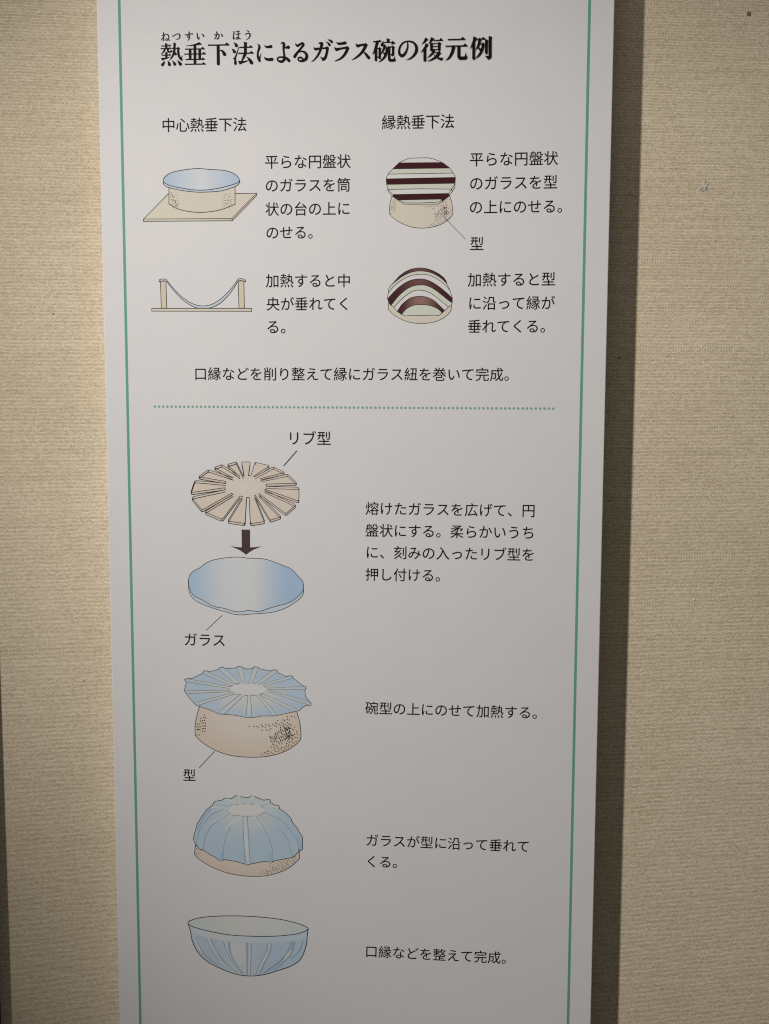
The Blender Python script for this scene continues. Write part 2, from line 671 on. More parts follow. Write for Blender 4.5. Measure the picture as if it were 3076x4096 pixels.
# 熱
bar(120, 560, 410, 552, 24, 360, 505, 325); St(265, 480, 265, 645, 62)
Pg((218, 468), (310, 492), (295, 525), (235, 520))
bar(95, 640, 425, 632, 24, 370, 588, 335)
B((228, 652, 48), (190, 725, 45), (140, 780, 25), (95, 812, 5))
B((315, 645, 55), (318, 710, 55), (345, 738, 45), (390, 742, 36), (425, 725, 30)); Pg((380, 715), (402, 665), (440, 700), (436, 740), (390, 745))
St(268, 745, 268, 905, 62); Pg((232, 742), (310, 760), (296, 785), (238, 785))
bar(130, 838, 405, 832, 24, 360, 790, 325)
Pg((100, 925), (250, 908), (420, 880), (290, 945), (170, 985), (140, 1008))
bar(440, 632, 610, 630, 24)
B((515, 495, 65), (513, 600, 62), (505, 720, 60), (475, 820, 55), (420, 920, 38), (355, 998, 5)); Pg((470, 465), (570, 490), (548, 525), (482, 520))
B((440, 708, 12), (500, 748, 48), (548, 803, 70))
Pg((590, 615), (625, 580), (687, 630), (655, 665), (595, 650))
B((628, 640, 62), (628, 740, 60), (645, 850, 60), (690, 935, 60), (735, 980, 50)); Pg((700, 915), (758, 830), (745, 930), (762, 985), (745, 1003), (690, 970))
B((205, 1010, 10), (190, 1070, 55), (152, 1128, 78)); B((310, 1005, 10), (340, 1060, 50), (362, 1118, 84))
B((445, 1002, 10), (492, 1058, 50), (522, 1108, 80)); B((595, 995, 10), (650, 1052, 55), (692, 1106, 86))
# 垂
Pg((850, 550), (980, 535), (1090, 510), (1180, 480), (1255, 440), (1345, 505), (1320, 520), (1180, 537), (1060, 556), (960, 562), (850, 564))
St(1128, 515, 1132, 1112, 72)
bar(840, 655, 1425, 645, 22, 1360, 580, 1310); bar(810, 805, 1460, 798, 22, 1395, 735, 1345)
bar(850, 968, 1430, 962, 22, 1365, 905, 1315); bar(830, 1112, 1455, 1105, 22, 1385, 1045, 1335)
St(983, 650, 986, 968, 68); St(1273, 648, 1276, 964, 68)
at_crop(head, 820, 110, 7.55)
# 下法
bar(95, 535, 735, 525, 26, 655, 450, 590); St(395, 525, 402, 1090, 78); B((402, 1060, 80), (402, 1094, 82))
B((440, 680, 14), (530, 718, 55), (590, 808, 92))
B((868, 460, 10), (920, 500, 55), (948, 548, 82)); B((813, 648, 10), (860, 690, 55), (887, 733, 80))
Pg((1015, 585), (1030, 590), (985, 760), (935, 930), (945, 1010), (962, 1080), (945, 1120), (915, 1132), (885, 1118), (878, 1060), (885, 980), (868, 950), (835, 932), (890, 905), (930, 810), (975, 700))
bar(1040, 602, 1435, 592, 24, 1375, 535, 1325); St(1220, 460, 1218, 795, 72); Pg((1162, 430), (1282, 460), (1258, 495), (1185, 492))
bar(1005, 782, 1465, 772, 24, 1400, 708, 1350)
B((1212, 790, 80), (1165, 900, 58), (1110, 1008, 24)); Pg((995, 1010), (1100, 1015), (1230, 1005), (1330, 985), (1250, 1040), (1130, 1078), (1045, 1120))
B((1258, 890, 10), (1340, 965, 62), (1403, 1062, 92))
at_crop(head, 1010, 140, 6.92)
WT = 1.07
# による
B((140, 248, 10), (180, 290, 45), (190, 350, 58), (160, 440, 46), (142, 540, 44), (155, 630, 58), (195, 712, 62)); Pg((180, 630), (242, 490), (218, 650), (228, 715), (170, 700))
B((322, 293, 8), (380, 328, 46), (440, 332, 56), (512, 317, 72)); B((318, 614, 8), (370, 662, 55), (440, 680, 64), (540, 674, 76))
B((780, 235, 12), (840, 214, 40), (868, 258, 66), (858, 360, 52), (865, 470, 46), (880, 580, 52), (882, 660, 64), (840, 720, 64), (780, 738, 58), (710, 710, 42), (688, 670, 36), (715, 625, 34), (790, 612, 34), (880, 622, 50), (950, 655, 66), (1008, 710, 76))
B((880, 358, 18), (940, 346, 50), (990, 338, 82))
B((1190, 233, 10), (1215, 280, 46), (1258, 296, 54), (1320, 250, 40), (1380, 235, 60), (1402, 268, 66), (1360, 340, 48), (1280, 440, 48), (1200, 540, 64), (1165, 600, 72))
B((1205, 565, 30), (1260, 490, 24), (1320, 457, 26), (1400, 460, 42), (1470, 505, 64), (1502, 585, 72), (1470, 670, 70), (1400, 716, 50), (1330, 724, 42), (1275, 700, 38), (1262, 660, 34), (1290, 625, 34), (1340, 622, 40), (1382, 660, 52), (1402, 700, 40))
at_crop(head, 1220, 130, 5.932)
# ガラス
B((205, 345, 6), (240, 396, 46), (300, 386, 42), (380, 376, 30), (470, 372, 30), (525, 356, 38)); Pg((490, 350), (515, 332), (568, 376), (545, 405), (495, 390))
B((530, 370, 60), (515, 480, 50), (482, 590, 54), (430, 643, 55)); Pg((345, 565), (430, 602), (460, 570), (445, 660), (405, 668), (388, 620))
B((320, 255, 12), (360, 255, 38), (397, 268, 62), (380, 350, 50), (350, 450, 44), (290, 560, 36), (220, 645, 22), (150, 697, 5))
B((495, 225, 8), (550, 256, 36), (577, 293, 54)); B((540, 172, 8), (600, 194, 40), (632, 223, 52))
B((743, 237, 8), (790, 265, 42), (860, 264, 46), (952, 247, 58))
B((700, 348, 6), (740, 402, 58), (820, 386, 40), (940, 366, 36), (1000, 356, 48)); Pg((955, 350), (1005, 330), (1053, 380), (1025, 410), (965, 385))
B((1010, 370, 64), (980, 450, 56), (920, 545, 46), (840, 620, 34), (700, 686, 6))
B((1205, 263, 6), (1240, 318, 54), (1310, 302, 40), (1400, 286, 36)); Pg((1390, 280), (1440, 252), (1490, 295), (1462, 325), (1400, 315))
B((1440, 295, 66), (1400, 388, 56), (1330, 490, 46), (1230, 580, 32), (1110, 657, 5)); B((1378, 452, 12), (1440, 512, 48), (1480, 562, 60), (1508, 598, 66))
at_crop(head, 1470, 130, 7.55)
# 碗の
bar(168, 278, 410, 270, 24, 360, 218, 322); B((292, 285, 75), (265, 400, 72), (235, 500, 60), (195, 590, 36), (148, 668, 5))
St(252, 500, 250, 835, 66); B((250, 800, 66), (250, 832, 66)); bar(280, 482, 350, 478, 20); Pg((338, 470), (360, 440), (420, 485), (393, 515), (340, 500))
St(365, 480, 365, 775, 62); B((365, 750, 62), (365, 770, 62)); St(282, 745, 345, 743, 20)
St(618, 215, 616, 300, 66); Pg((565, 180), (680, 205), (658, 235), (582, 230)); St(485, 303, 745, 297, 18)
B((470, 260, 8), (462, 310, 32), (442, 360, 72), (428, 382, 70)); Pg((725, 292), (765, 255), (842, 330), (750, 352), (705, 387), (735, 320))
B((513, 400, 64), (490, 490, 50), (450, 570, 36), (395, 662, 5)); Pg((478, 372), (567, 405), (535, 442), (490, 420)); St(528, 480, 600, 470, 22)
Pg((560, 470), (590, 445), (620, 460), (610, 520), (560, 520))
B((585, 480, 64), (575, 560, 62), (545, 670, 64), (490, 770, 50), (410, 845, 28), (325, 906, 5)); B((458, 618, 16), (505, 640, 50), (535, 662, 60))
St(645, 430, 650, 815, 62); Pg((612, 405), (692, 440), (676, 470), (618, 450)); St(675, 440, 770, 433, 20)
Pg((735, 432), (768, 395), (823, 445), (795, 480), (738, 470)); St(768, 440, 768, 670, 60); Pg((688, 645), (740, 658), (738, 635), (798, 635), (790, 690), (725, 721), (710, 695))
B((650, 795, 66), (664, 832, 70), (720, 842, 66), (800, 838, 64), (822, 822, 48)); Pg((780, 805), (815, 705), (825, 780), (849, 825), (820, 850))
B((1195, 288, 16), (1210, 360, 30), (1205, 450, 36), (1170, 560, 44), (1110, 660, 58), (1030, 705, 74), (970, 660, 72), (950, 580, 52), (962, 480, 44), (1010, 380, 34), (1090, 300, 28), (1200, 268, 26), (1310, 277, 38), (1400, 322, 56), (1463, 410, 72), (1477, 520, 76), (1445, 620, 66), (1370, 720, 48), (1280, 790, 28), (1170, 829, 8))
at_crop(head, 1660, 130, 7.55)
# 復元
Pg((310, 155), (397, 210), (335, 262), (280, 310), (172, 380), (250, 290)); Pg((320, 320), (410, 378), (330, 470), (240, 560), (152, 637), (220, 530), (290, 420))
St(293, 490, 293, 845, 74); B((293, 820, 74), (293, 842, 74)); Pg((322, 478), (352, 492), (330, 522), (318, 520))
Pg((480, 148), (582, 185), (530, 240), (480, 290), (393, 362), (440, 270)); bar(545, 242, 842, 238, 20, 775, 172, 728)
St(492, 325, 492, 560, 70); Pg((452, 310), (480, 312), (528, 340), (460, 345)); St(520, 338, 700, 328, 18); St(520, 428, 700, 420, 18); St(520, 520, 700, 515, 18)
St(727, 320, 727, 535, 66); B((727, 515, 66), (727, 530, 60)); Pg((690, 328), (725, 285), (794, 332), (762, 370), (695, 350))
B((560, 560, 66), (510, 640, 44), (440, 710, 30), (358, 773, 5)); Pg((528, 535), (607, 560), (575, 592), (540, 580)); St(560, 605, 690, 602, 18)
Pg((680, 605), (715, 565), (793, 622), (758, 645), (690, 640)); B((722, 622, 80), (655, 715, 74), (560, 785, 44), (460, 840, 26), (362, 868, 5))
Pg((540, 640), (560, 640), (600, 690), (660, 735), (740, 765), (864, 770), (826, 800), (795, 856), (680, 800), (600, 732), (560, 680))
bar(988, 218, 1515, 208, 26, 1432, 138, 1375); bar(915, 420, 1580, 405, 24, 1505, 335, 1445)
B((1150, 435, 80), (1135, 550, 78), (1090, 660, 68), (1020, 770, 44), (908, 853, 5)); Pg((1185, 436), (1219, 448), (1196, 482), (1180, 482))
St(1318, 415, 1318, 745, 80); B((1320, 715, 80), (1340, 768, 86), (1420, 776, 78), (1510, 772, 76), (1540, 748, 64)); Pg((1492, 745), (1530, 598), (1541, 690), (1582, 742), (1540, 775))
at_crop(head, 1770, 120, 7.55)
# 例
Pg((930, 195), (1042, 248), (990, 340), (900, 490), (812, 592), (870, 450), (915, 320)); St(937, 400, 935, 868, 70); B((935, 840, 72), (933, 864, 70)); Pg((965, 398), (994, 412), (974, 442), (960, 440))
bar(1015, 285, 1293, 272, 20, 1225, 215, 1175); B((1122, 290, 74), (1090, 430, 60), (1045, 530, 36), (978, 627, 5)); St(1112, 432, 1195, 428, 18)
Pg((1172, 430), (1215, 375), (1282, 432), (1245, 470), (1185, 460)); B((1220, 430, 68), (1200, 560, 66), (1140, 700, 56), (1060, 800, 34), (970, 872, 5)); B((1065, 528, 14), (1110, 568, 50), (1132, 607, 56))
St(1322, 300, 1315, 685, 72); B((1315, 660, 72), (1313, 690, 70)); Pg((1283, 285), (1380, 312), (1356, 338), (1290, 330))
St(1432, 210, 1430, 800, 76); Pg((1385, 190), (1502, 215), (1474, 248), (1395, 240)); Pg((1266, 788), (1340, 790), (1395, 780), (1468, 780), (1460, 840), (1420, 872), (1352, 897), (1338, 850))
heading = head.build('heading', BLACK, panel)

# small reading above the heading
head = Sheet(630, 110, 7.55)
WT = 1.0
B((175, 145, 14), (188, 190, 44), (185, 290, 40), (185, 395, 40)); B((135, 243, 26), (205, 232, 22), (170, 300, 25), (120, 373, 28))
B((150, 330, 20), (230, 222, 22), (300, 208, 30), (338, 262, 38), (336, 330, 34), (300, 380, 30), (255, 385, 26), (250, 352, 24), (290, 342, 24), (358, 388, 36))
B((445, 245, 14), (475, 265, 30), (560, 207, 26), (640, 197, 34), (678, 250, 42), (650, 330, 34), (540, 378, 8))
B((825, 205, 14), (855, 225, 32), (950, 200, 26), (1062, 195, 36)); B((955, 140, 42), (960, 200, 38), (968, 290, 40), (960, 340, 34), (905, 413, 6)); B((960, 240, 22), (915, 255, 28), (910, 295, 28), (950, 318, 22))
B((1180, 158, 10), (1202, 200, 38), (1205, 290, 38), (1245, 343, 46), (1268, 275, 6)); B((1320, 195, 10), (1370, 217, 32), (1393, 262, 48))
at_crop(head, 820, 110, 7.55)
B((290, 215, 30), (330, 223, 30), (400, 200, 30), (425, 240, 34), (415, 300, 36), (375, 345, 40), (352, 325, 12)); B((350, 140, 42), (360, 200, 34), (330, 290, 32), (292, 345, 28)); B((470, 193, 12), (505, 220, 36), (522, 257, 46))
B((850, 113, 12), (878, 150, 34), (857, 240, 30), (855, 310, 34), (872, 348, 36), (890, 285, 6)); B((940, 122, 24), (1040, 112, 28)); B((932, 205, 24), (1062, 188, 28))
B((1000, 118, 24), (1005, 230, 30), (1010, 320, 32), (970, 350, 26), (935, 338, 24), (945, 308, 22), (995, 306, 24), (1060, 342, 36))
B((1255, 90, 10), (1300, 112, 34), (1322, 122, 34)); B((1225, 203, 34), (1280, 182, 26), (1340, 175, 34), (1360, 230, 42), (1330, 310, 30), (1240, 378, 6))
head.build('small_reading', RUBY, panel)

# ------------------------------------------------------------------ drawing: disc on a ring stand
CRM = grad('cream_print', [(0, (.775, .75, .625)), (1, (.775, .695, .61))])
CRM2 = grad('cream_side_print', [(0, (.76, .735, .61)), (.5, (.765, .71, .615)), (1, (.775, .70, .62))])
BLUE1 = grad('disc_blue_print', [(0, (.44, .60, .80)), (.42, (.75, .785, .83)), (.58, (.75, .785, .83)), (1, (.42, .585, .79))])


def pieces(parent_sheet, name, parent_mat):
    return parent_sheet.build(name, parent_mat, panel)


O = (550, 630, 3.322)
LW = 8.6
ln = Sheet(*O, z0=.06)
slab_t = [(80, 818), (410, 484), (418, 480), (1296, 479), (1582, 475), (1255, 812)]
ln.line([(418, 482), (408, 485), (80, 818), (1255, 812), (1582, 475), (1296, 479)], LW)
ln.line([(80, 818), (78, 848), (1258, 840), (1582, 505), (1582, 475)], LW)
ln.line([(1255, 812), (1258, 840)], LW)
body = [(418, 395), (1296, 385), (1296, 620)] + smooth_pts([(1296, 620), (1200, 662), (1080, 700), (950, 722), (840, 730), (720, 722), (600, 702), (500, 668), (418, 620)], False)[1:]
ln.line(body[1:] + [(418, 395)], LW)
rim = [(342, 315), (345, 350), (380, 385), (460, 412), (600, 440), (760, 458), (850, 461), (1000, 455), (1120, 442), (1230, 410), (1320, 372), (1358, 330), (1352, 295), (1200, 240), (850, 220), (500, 240)]
top = [(342, 310), (355, 270), (400, 228), (480, 192), (620, 165), (740, 150), (830, 147), (940, 157), (1120, 168), (1210, 185), (1290, 220), (1335, 260), (1352, 295), (1345, 325), (1290, 352), (1180, 385), (1060, 412), (930, 430), (850, 434), (700, 427), (620, 412), (500, 390), (400, 360), (350, 330)]
ln.line(smooth_pts(rim[:13], False), LW)
ln.line(top, LW, closed=True, smooth=True)
d1 = ln.build('disc_on_stand_drawing', LINE, panel)
s = Sheet(*O, z0=.02); s.poly([(80, 818), (78, 848), (1258, 840), (1582, 505), (1582, 475), (410, 482)]); s.build('slab', CRM, d1)
s = Sheet(*O, z0=.026); s.poly(body); s.build('ring_stand', CRM2, d1)
s = Sheet(*O, z0=.032); s.poly(rim, True); s.build('disc_rim', RIM, d1)
s = Sheet(*O, z0=.038); s.poly(top, True); s.build('disc_top', BLUE1, d1)
stipple(O, .045, ((447, 465), (513, 474), (540, 503), (447, 497), (458, 498), (468, 496), (446, 525), (467, 520), (477, 528), (489, 520), (533, 543), (452, 560), (472, 555), (478, 568), (470, 578), (490, 578), (503, 576), (458, 592), (505, 590), (508, 602), (495, 612), (522, 618), (521, 630), (545, 613), (455, 625), (470, 622), (503, 635), (510, 645), (535, 635), (537, 655), (515, 660), (482, 648), (530, 578),
             (1150, 496), (1175, 496), (1219, 483), (1210, 523), (1233, 522), (1137, 537), (1160, 535), (1150, 573), (1173, 573), (1197, 563), (1210, 574), (1230, 565), (1255, 560), (1241, 583), (1137, 615), (1168, 605), (1166, 617), (1189, 605), (1203, 615), (1230, 603), (1251, 618), (1131, 657), (1160, 642), (1193, 645), (1219, 640)), 6, LINE, d1, 850)

# ------------------------------------------------------------------ drawing: section of the sagging disc
O = (550, 1080, 3.322)
POST = grad('post_print', [(0, (.74, .69, .50)), (1, (.75, .655, .51))])
ln = Sheet(*O, z0=.06)
base = [(190, 510), (1518, 510), (1518, 548), (190, 546)]
posts = [[(305, 148), (378, 148), (388, 508), (316, 508)], [(1338, 146), (1413, 146), (1420, 508), (1348, 508)]]
sag = [(288, 150), (290, 132), (310, 122), (340, 120), (375, 122), (390, 135), (440, 200), (520, 290), (600, 365), (700, 432), (790, 468), (870, 478), (950, 468), (1040, 430), (1130, 365), (1220, 275), (1290, 190), (1330, 130), (1350, 117), (1390, 116), (1425, 128), (1436, 150), (1425, 156), (1412, 146), (1340, 146), (1300, 210), (1220, 320), (1130, 415), (1050, 470), (960, 504), (870, 508), (790, 504), (700, 465), (600, 395), (510, 305), (430, 210), (380, 150), (305, 148), (295, 156)]
ln.line(base, LW, closed=True)
for q in posts:
    ln.line(q, LW, closed=True)
ln.line(sag, LW, closed=True, smooth=True)
d = ln.build('sagging_disc_drawing', LINE, panel)
s = Sheet(*O, z0=.02); s.poly(base); s.build('slab', CRM, d)
for q in posts:
    s = Sheet(*O, z0=.026); s.poly(q); s.build('post', POST, d)
s = Sheet(*O, z0=.032); s.poly(sag, True); s.build('sagging_glass', RIM, d)

# ------------------------------------------------------------------ drawing: striped disc on a mould
O = (1500, 600, 4.1525)
LW = 8.5
ln = Sheet(*O, z0=.07)
mould = smooth_pts([(283, 765), (258, 850), (242, 940), (236, 1058)], False) + smooth_pts([(236, 1058), (300, 1125), (400, 1195), (520, 1250), (640, 1285), (770, 1298), (900, 1288), (1030, 1258), (1140, 1210), (1230, 1145), (1295, 1060)], False)[1:] + smooth_pts([(1295, 1060), (1285, 950), (1265, 840), (1240, 762)], False)[1:]
ln.line(mould, LW)
face = [(558, 136), (868, 128), (960, 145), (1060, 182), (1150, 228), (1240, 298), (1300, 385), (1335, 455), (1332, 500), (1328, 560), (1272, 652), (1225, 722), (1112, 815), (1070, 865), (750, 880), (475, 878), (415, 830), (298, 740), (215, 655), (192, 570), (185, 490), (195, 440), (225, 385), (300, 308), (400, 212)]
ln.line(face, LW, closed=True)
low = [(215, 655), (215, 685), (288, 768), (405, 850), (475, 900), (750, 900), (1055, 897), (1115, 855), (1230, 765), (1280, 690), (1325, 620), (1330, 555)]
ln.line(low, LW)
for q in ([(222, 400), (800, 392), (1300, 383)], [(215, 655), (800, 645), (1272, 650)], [(292, 313), (1240, 300)], [(187, 480), (1335, 455)], [(192, 572), (1330, 553)], [(298, 740), (1225, 722)], [(415, 830), (1112, 815)], [(398, 215), (1115, 208)],
          [(1272, 650), (1282, 690)], [(1225, 722), (1230, 765)], [(1112, 815), (1112, 858)]):
    ln.line(q, LW)
ln.line([(1138, 1105), (1495, 1475)], 8.0)
d = ln.build('striped_disc_drawing', LINE, panel)
s = Sheet(*O, z0=.02); s.poly(mould + [(1000, 700), (500, 700)]); s.build('mould', CRM2, d)
s = Sheet(*O, z0=.026); s.poly(low + face[10:19]); s.build('disc_edge', WHITE, d)
s = Sheet(*O, z0=.032); s.poly(face); s.build('disc_face', WHITE, d)
for q in ([(398, 215), (1115, 208), (1150, 228), (1195, 262), (1240, 298), (292, 313), (345, 262)],
          [(187, 480), (1335, 455), (1331, 552), (192, 572), (185, 520)],
          [(298, 740), (1225, 722), (1230, 765), (1112, 858), (1112, 815), (415, 830), (400, 850), (288, 768)]):
    s = Sheet(*O, z0=.045); s.poly(q); s.build('dark_stripe', MAROON, d)
for q in ([(292, 313), (1240, 300), (1300, 383), (222, 400)], [(192, 572), (1328, 553), (1272, 650), (800, 645), (215, 655)],
          [(415, 830), (1112, 815), (1070, 865), (750, 880), (475, 878)]):
    s = Sheet(*O, z0=.045); s.poly(q); s.build('green_stripe', GREEN, d)

STIP_L = [(335, 630), (330, 660), (350, 660), (297, 668), (295, 700), (315, 693), (338, 692), (310, 722), (330, 720), (350, 722), (258, 733), (280, 733), (320, 753), (335, 755), (348, 757), (250, 765), (272, 765), (292, 765), (258, 795), (270, 796), (285, 797), (315, 786), (330, 787), (348, 787), (315, 817), (342, 818), (252, 858), (282, 859)]
STIP_R = [(850, 763), (902, 758), (930, 762), (953, 768), (993, 744), (1003, 763), (1033, 768), (1043, 740), (1072, 744), (1088, 758), (998, 806), (1048, 802), (1076, 805), (1098, 788), (1115, 735), (1137, 750), (1148, 718), (1175, 695), (1165, 730), (1160, 760), (1195, 735), (1237, 685), (1255, 695), (1287, 650), (1285, 680), (1337, 645), (1368, 652), (1313, 687), (1225, 718), (1245, 735), (1215, 750), (1260, 745), (1285, 718), (1305, 735), (1330, 737), (1240, 762), (1290, 752), (1320, 758), (1372, 768), (1342, 790), (1360, 800), (1393, 820), (1403, 845), (1400, 890), (1387, 935), (1360, 950), (1330, 978), (1300, 975), (1297, 998), (1268, 1018), (1238, 1038), (1250, 1005), (1275, 985), (1280, 955), (1310, 940), (1340, 930), (1188, 1043), (1190, 1018), (1215, 1020), (1220, 1000), (1195, 960), (1225, 950), (1160, 980), (1135, 972), (1117, 962), (1103, 996), (1133, 998), (1140, 1022), (1170, 1005), (1155, 1048), (1108, 1055), (1122, 1075), (1076, 1078), (1075, 1050), (1058, 1042), (1047, 1074), (1026, 1058), (997, 1080), (1208, 775), (1210, 795), (1375, 885), (1352, 868), (1370, 850), (1345, 905)]
rs = random.Random(5)
for k in range(7):
    for i in range(11):
        x = 1085 + 7 * k + i * 21 + rs.uniform(-5, 5)
        y = 872 + 17 * k - i * 10.5 + rs.uniform(-4, 4)
        if rs.random() < .86 and y < 945 + (x - 1085) * .02:
            STIP_R.append((x, y))
for k in range(16):
    STIP_R.append((1290 + rs.gauss(0, 16), 795 + rs.gauss(0, 22)))
    STIP_R.append((1315 + rs.gauss(0, 26), 868 + rs.gauss(0, 24)))
sd = list(((330, 818), (300, 858), (325, 853), (347, 853), (295, 893), (315, 886), (335, 884), (310, 917), (330, 915), (345, 914), (262, 930), (280, 928), (312, 947), (325, 946), (340, 948), (257, 962), (275, 960), (292, 960), (262, 992), (275, 993), (288, 993), (310, 982), (325, 980), (342, 980), (312, 1014), (334, 1014), (257, 1058), (281, 1058)))
for x, y in STIP_R:
    X, Y = 782 + (x - 850) * .876, 938 + (y - 763) * 1.01
    if Y > 905 or X > 1120 and Y > 850 or X > 1180 and Y > 800:
        sd.append((X, Y))
stipple(O, .05, sd, 6, LINE, d, 600)

# ------------------------------------------------------------------ drawing: striped disc slumped over the mould
O = (1500, 1040, 4.1525)
MAR2 = grad('maroon_sheen_print', [(0, (.055, .014, .02)), (.22, (.06, .015, .021)), (.5, (.24, .115, .105)), (.72, (.075, .02, .026)), (1, (.05, .012, .018))])
MAR3 = grad('maroon_bright_print', [(0, (.06, .015, .021)), (.2, (.09, .028, .032)), (.5, (.44, .27, .235)), (.8, (.09, .028, .032)), (1, (.05, .012, .018))])
ln = Sheet(*O, z0=.07)
body = smooth_pts([(228, 700), (222, 760), (220, 820)], False) + smooth_pts([(220, 820), (290, 895), (400, 965), (540, 1025), (740, 1055), (900, 1045), (1040, 1010), (1170, 940), (1240, 870), (1265, 820)], False)[1:] + [(1268, 740)]
ln.line(body, LW)
whole = [(202, 632), (222, 545), (225, 490), (245, 440), (300, 385), (400, 270), (500, 195), (600, 150), (700, 133), (750, 130), (850, 140), (960, 175), (1060, 228), (1140, 290), (1180, 345), (1195, 400), (1240, 500), (1265, 570), (1283, 630), (1282, 715), (1262, 760), (1235, 775), (1215, 775), (1190, 815), (1155, 838), (1110, 885), (1055, 925), (990, 915), (800, 922), (640, 918), (500, 930), (440, 905), (370, 855), (315, 790), (265, 755), (230, 715), (212, 655)]
ln.line(whole, LW, closed=True)
a_bot = [(280, 408), (350, 350), (450, 275), (560, 220), (660, 190), (760, 183), (850, 192), (940, 215), (1040, 265), (1130, 330), (1195, 400)]
a_top = [(280, 408), (300, 385), (400, 270), (500, 195), (600, 150), (700, 133), (750, 130), (850, 140), (960, 175), (1060, 228), (1140, 290), (1180, 345), (1195, 400)]
l1 = [(222, 545), (300, 450), (400, 365), (520, 290), (640, 250), (770, 236), (880, 247), (980, 285), (1080, 345), (1170, 425), (1245, 505)]
b_top = [(212, 640), (300, 545), (400, 450), (500, 380), (600, 335), (700, 316), (770, 315), (860, 330), (960, 375), (1080, 455), (1190, 545), (1282, 630)]
b_bot = [(265, 755), (330, 670), (420, 570), (530, 480), (640, 430), (740, 415), (830, 420), (920, 450), (1010, 505), (1120, 590), (1200, 655), (1282, 715)]
l2 = [(315, 785), (400, 690), (500, 600), (600, 530), (680, 503), (740, 500), (820, 510), (920, 550), (1020, 620), (1120, 700), (1215, 775)]
c_top = [(370, 855), (430, 760), (500, 690), (580, 635), (660, 610), (740, 603), (830, 610), (920, 640), (1000, 690), (1080, 765), (1155, 838)]
c_bot = [(440, 905), (500, 830), (570, 780), (650, 750), (740, 740), (850, 745), (940, 765), (1030, 805), (1090, 850), (1110, 885)]
S_ = lambda q: smooth_pts(q, False)
for q in (a_bot, l1, b_top, b_bot, l2, c_top, c_bot):
    ln.line(S_(q), LW)
d = ln.build('slumped_disc_drawing', LINE, panel)
s = Sheet(*O, z0=.02); s.poly(body + [(1200, 700), (300, 700)]); s.build('mould', CRM2, d)
s = Sheet(*O, z0=.027); s.poly(whole); s.build('disc_face', WHITE, d)
for q, m in ((S_(a_top) + S_(a_bot)[::-1][1:-1], MAR2), (S_(b_top) + S_(b_bot)[::-1] + [(230, 715)], MAR2), (S_(c_top) + S_(c_bot)[::-1], MAR3)):
    s = Sheet(*O, z0=.045); s.poly(q); s.build('dark_stripe', m, d)
for q in (S_(a_bot) + S_(l1)[::-1] + [(225, 490), (245, 440)], S_(b_bot) + [(1262, 760), (1235, 775)] + S_(l2)[::-1], S_(c_bot) + [(1055, 925), (990, 915), (800, 922), (640, 918), (500, 930)]):
    s = Sheet(*O, z0=.045); s.poly(q); s.build('green_stripe', GREEN, d)

# ------------------------------------------------------------------ drawing: slotted rib mould
O = (720, 1780, 3.0759)
LW = 7.2
RIBP = ink('rib_mould_print', (.785, .695, .615))
RIBD = ink('rib_side_print', (.735, .65, .575))
RIBC = grad('rib_mould_centre_print', [(0, (.785, .77, .735)), (.35, (.775, .72, .655)), (.62, (.785, .695, .615))], 'R', (.42, .5), (1.0, 1.0))
#       inner start, outer start, outer end, inner end (clockwise)
SPK = [((790, 378), (758, 208), (865, 208), (842, 378)), ((872, 378), (922, 212), (1105, 255), (905, 385)), ((925, 388), (1147, 268), (1290, 338), (990, 412)),
       ((1005, 425), (1325, 358), (1440, 470), (1060, 480)), ((1060, 508), (1465, 520), (1462, 690), (1048, 545)), ((1040, 555), (1428, 735), (1300, 845), (978, 600)),
       ((968, 606), (1245, 880), (1110, 925), (928, 618)), ((918, 624), (1045, 940), (866, 968), (852, 645)), ((818, 645), (800, 965), (585, 935), (768, 635)),
       ((740, 625), (520, 915), (302, 820), (655, 605)), ((638, 592), (270, 800), (140, 640), (556, 550)), ((552, 525), (132, 585), (182, 435), (562, 470)),
       ((556, 446), (228, 390), (350, 302), (655, 405)), ((645, 398), (422, 275), (515, 240), (735, 382)), ((728, 384), (583, 238), (695, 208), (778, 382))]
hub = [p for q in SPK for p in (q[0], q[3])]
TH = 27
ln = Sheet(*O, z0=.06)


def rounded(q, c=.09):
    i0, o0, o1, i1 = q
    L_ = lambda a, b_, t: (a[0] + (b_[0] - a[0]) * t, a[1] + (b_[1] - a[1]) * t)
    return [i0, L_(o0, i0, c * .6), o0 if False else L_(L_(o0, i0, c * .25), L_(o0, o1, c * .9), .5), L_(o0, o1, c), L_(o1, o0, c), L_(L_(o1, i1, c * .25), L_(o1, o0, c * .9), .5), L_(o1, i1, c * .6), i1]


lo_l = Sheet(*O, z0=.026)
lo_f = Sheet(*O, z0=.02)
for q in SPK:
    dn = [(x, y + TH) for x, y in rounded(q)]
    lo_f.poly(dn)
    lo_l.line(dn, LW)
    i0, o0, o1, i1 = rounded(q)[0], rounded(q)[2], rounded(q)[5], rounded(q)[7]
    for p in (o0, o1):
        lo_l.line([p, (p[0], p[1] + TH)], LW)
    ln.line(rounded(q), LW)
for q, r in zip(SPK, SPK[1:] + SPK[:1]):
    ln.line([q[3], r[0]], LW)
ln.line([(1435, 72), (1275, 255)], 7.5)
d = ln.build('rib_mould_drawing', LINE, panel)
lo_f.build('spoke_sides', RIBD, d)
lo_l.build('side_outlines', LINE, d)
s = Sheet(*O, z0=.04)
for q in SPK:
    s.poly(rounded(q))
s.build('spokes', RIBP, d)
s = Sheet(*O, z0=.05)
s.poly(hub)
s.build('hub', RIBC, d)

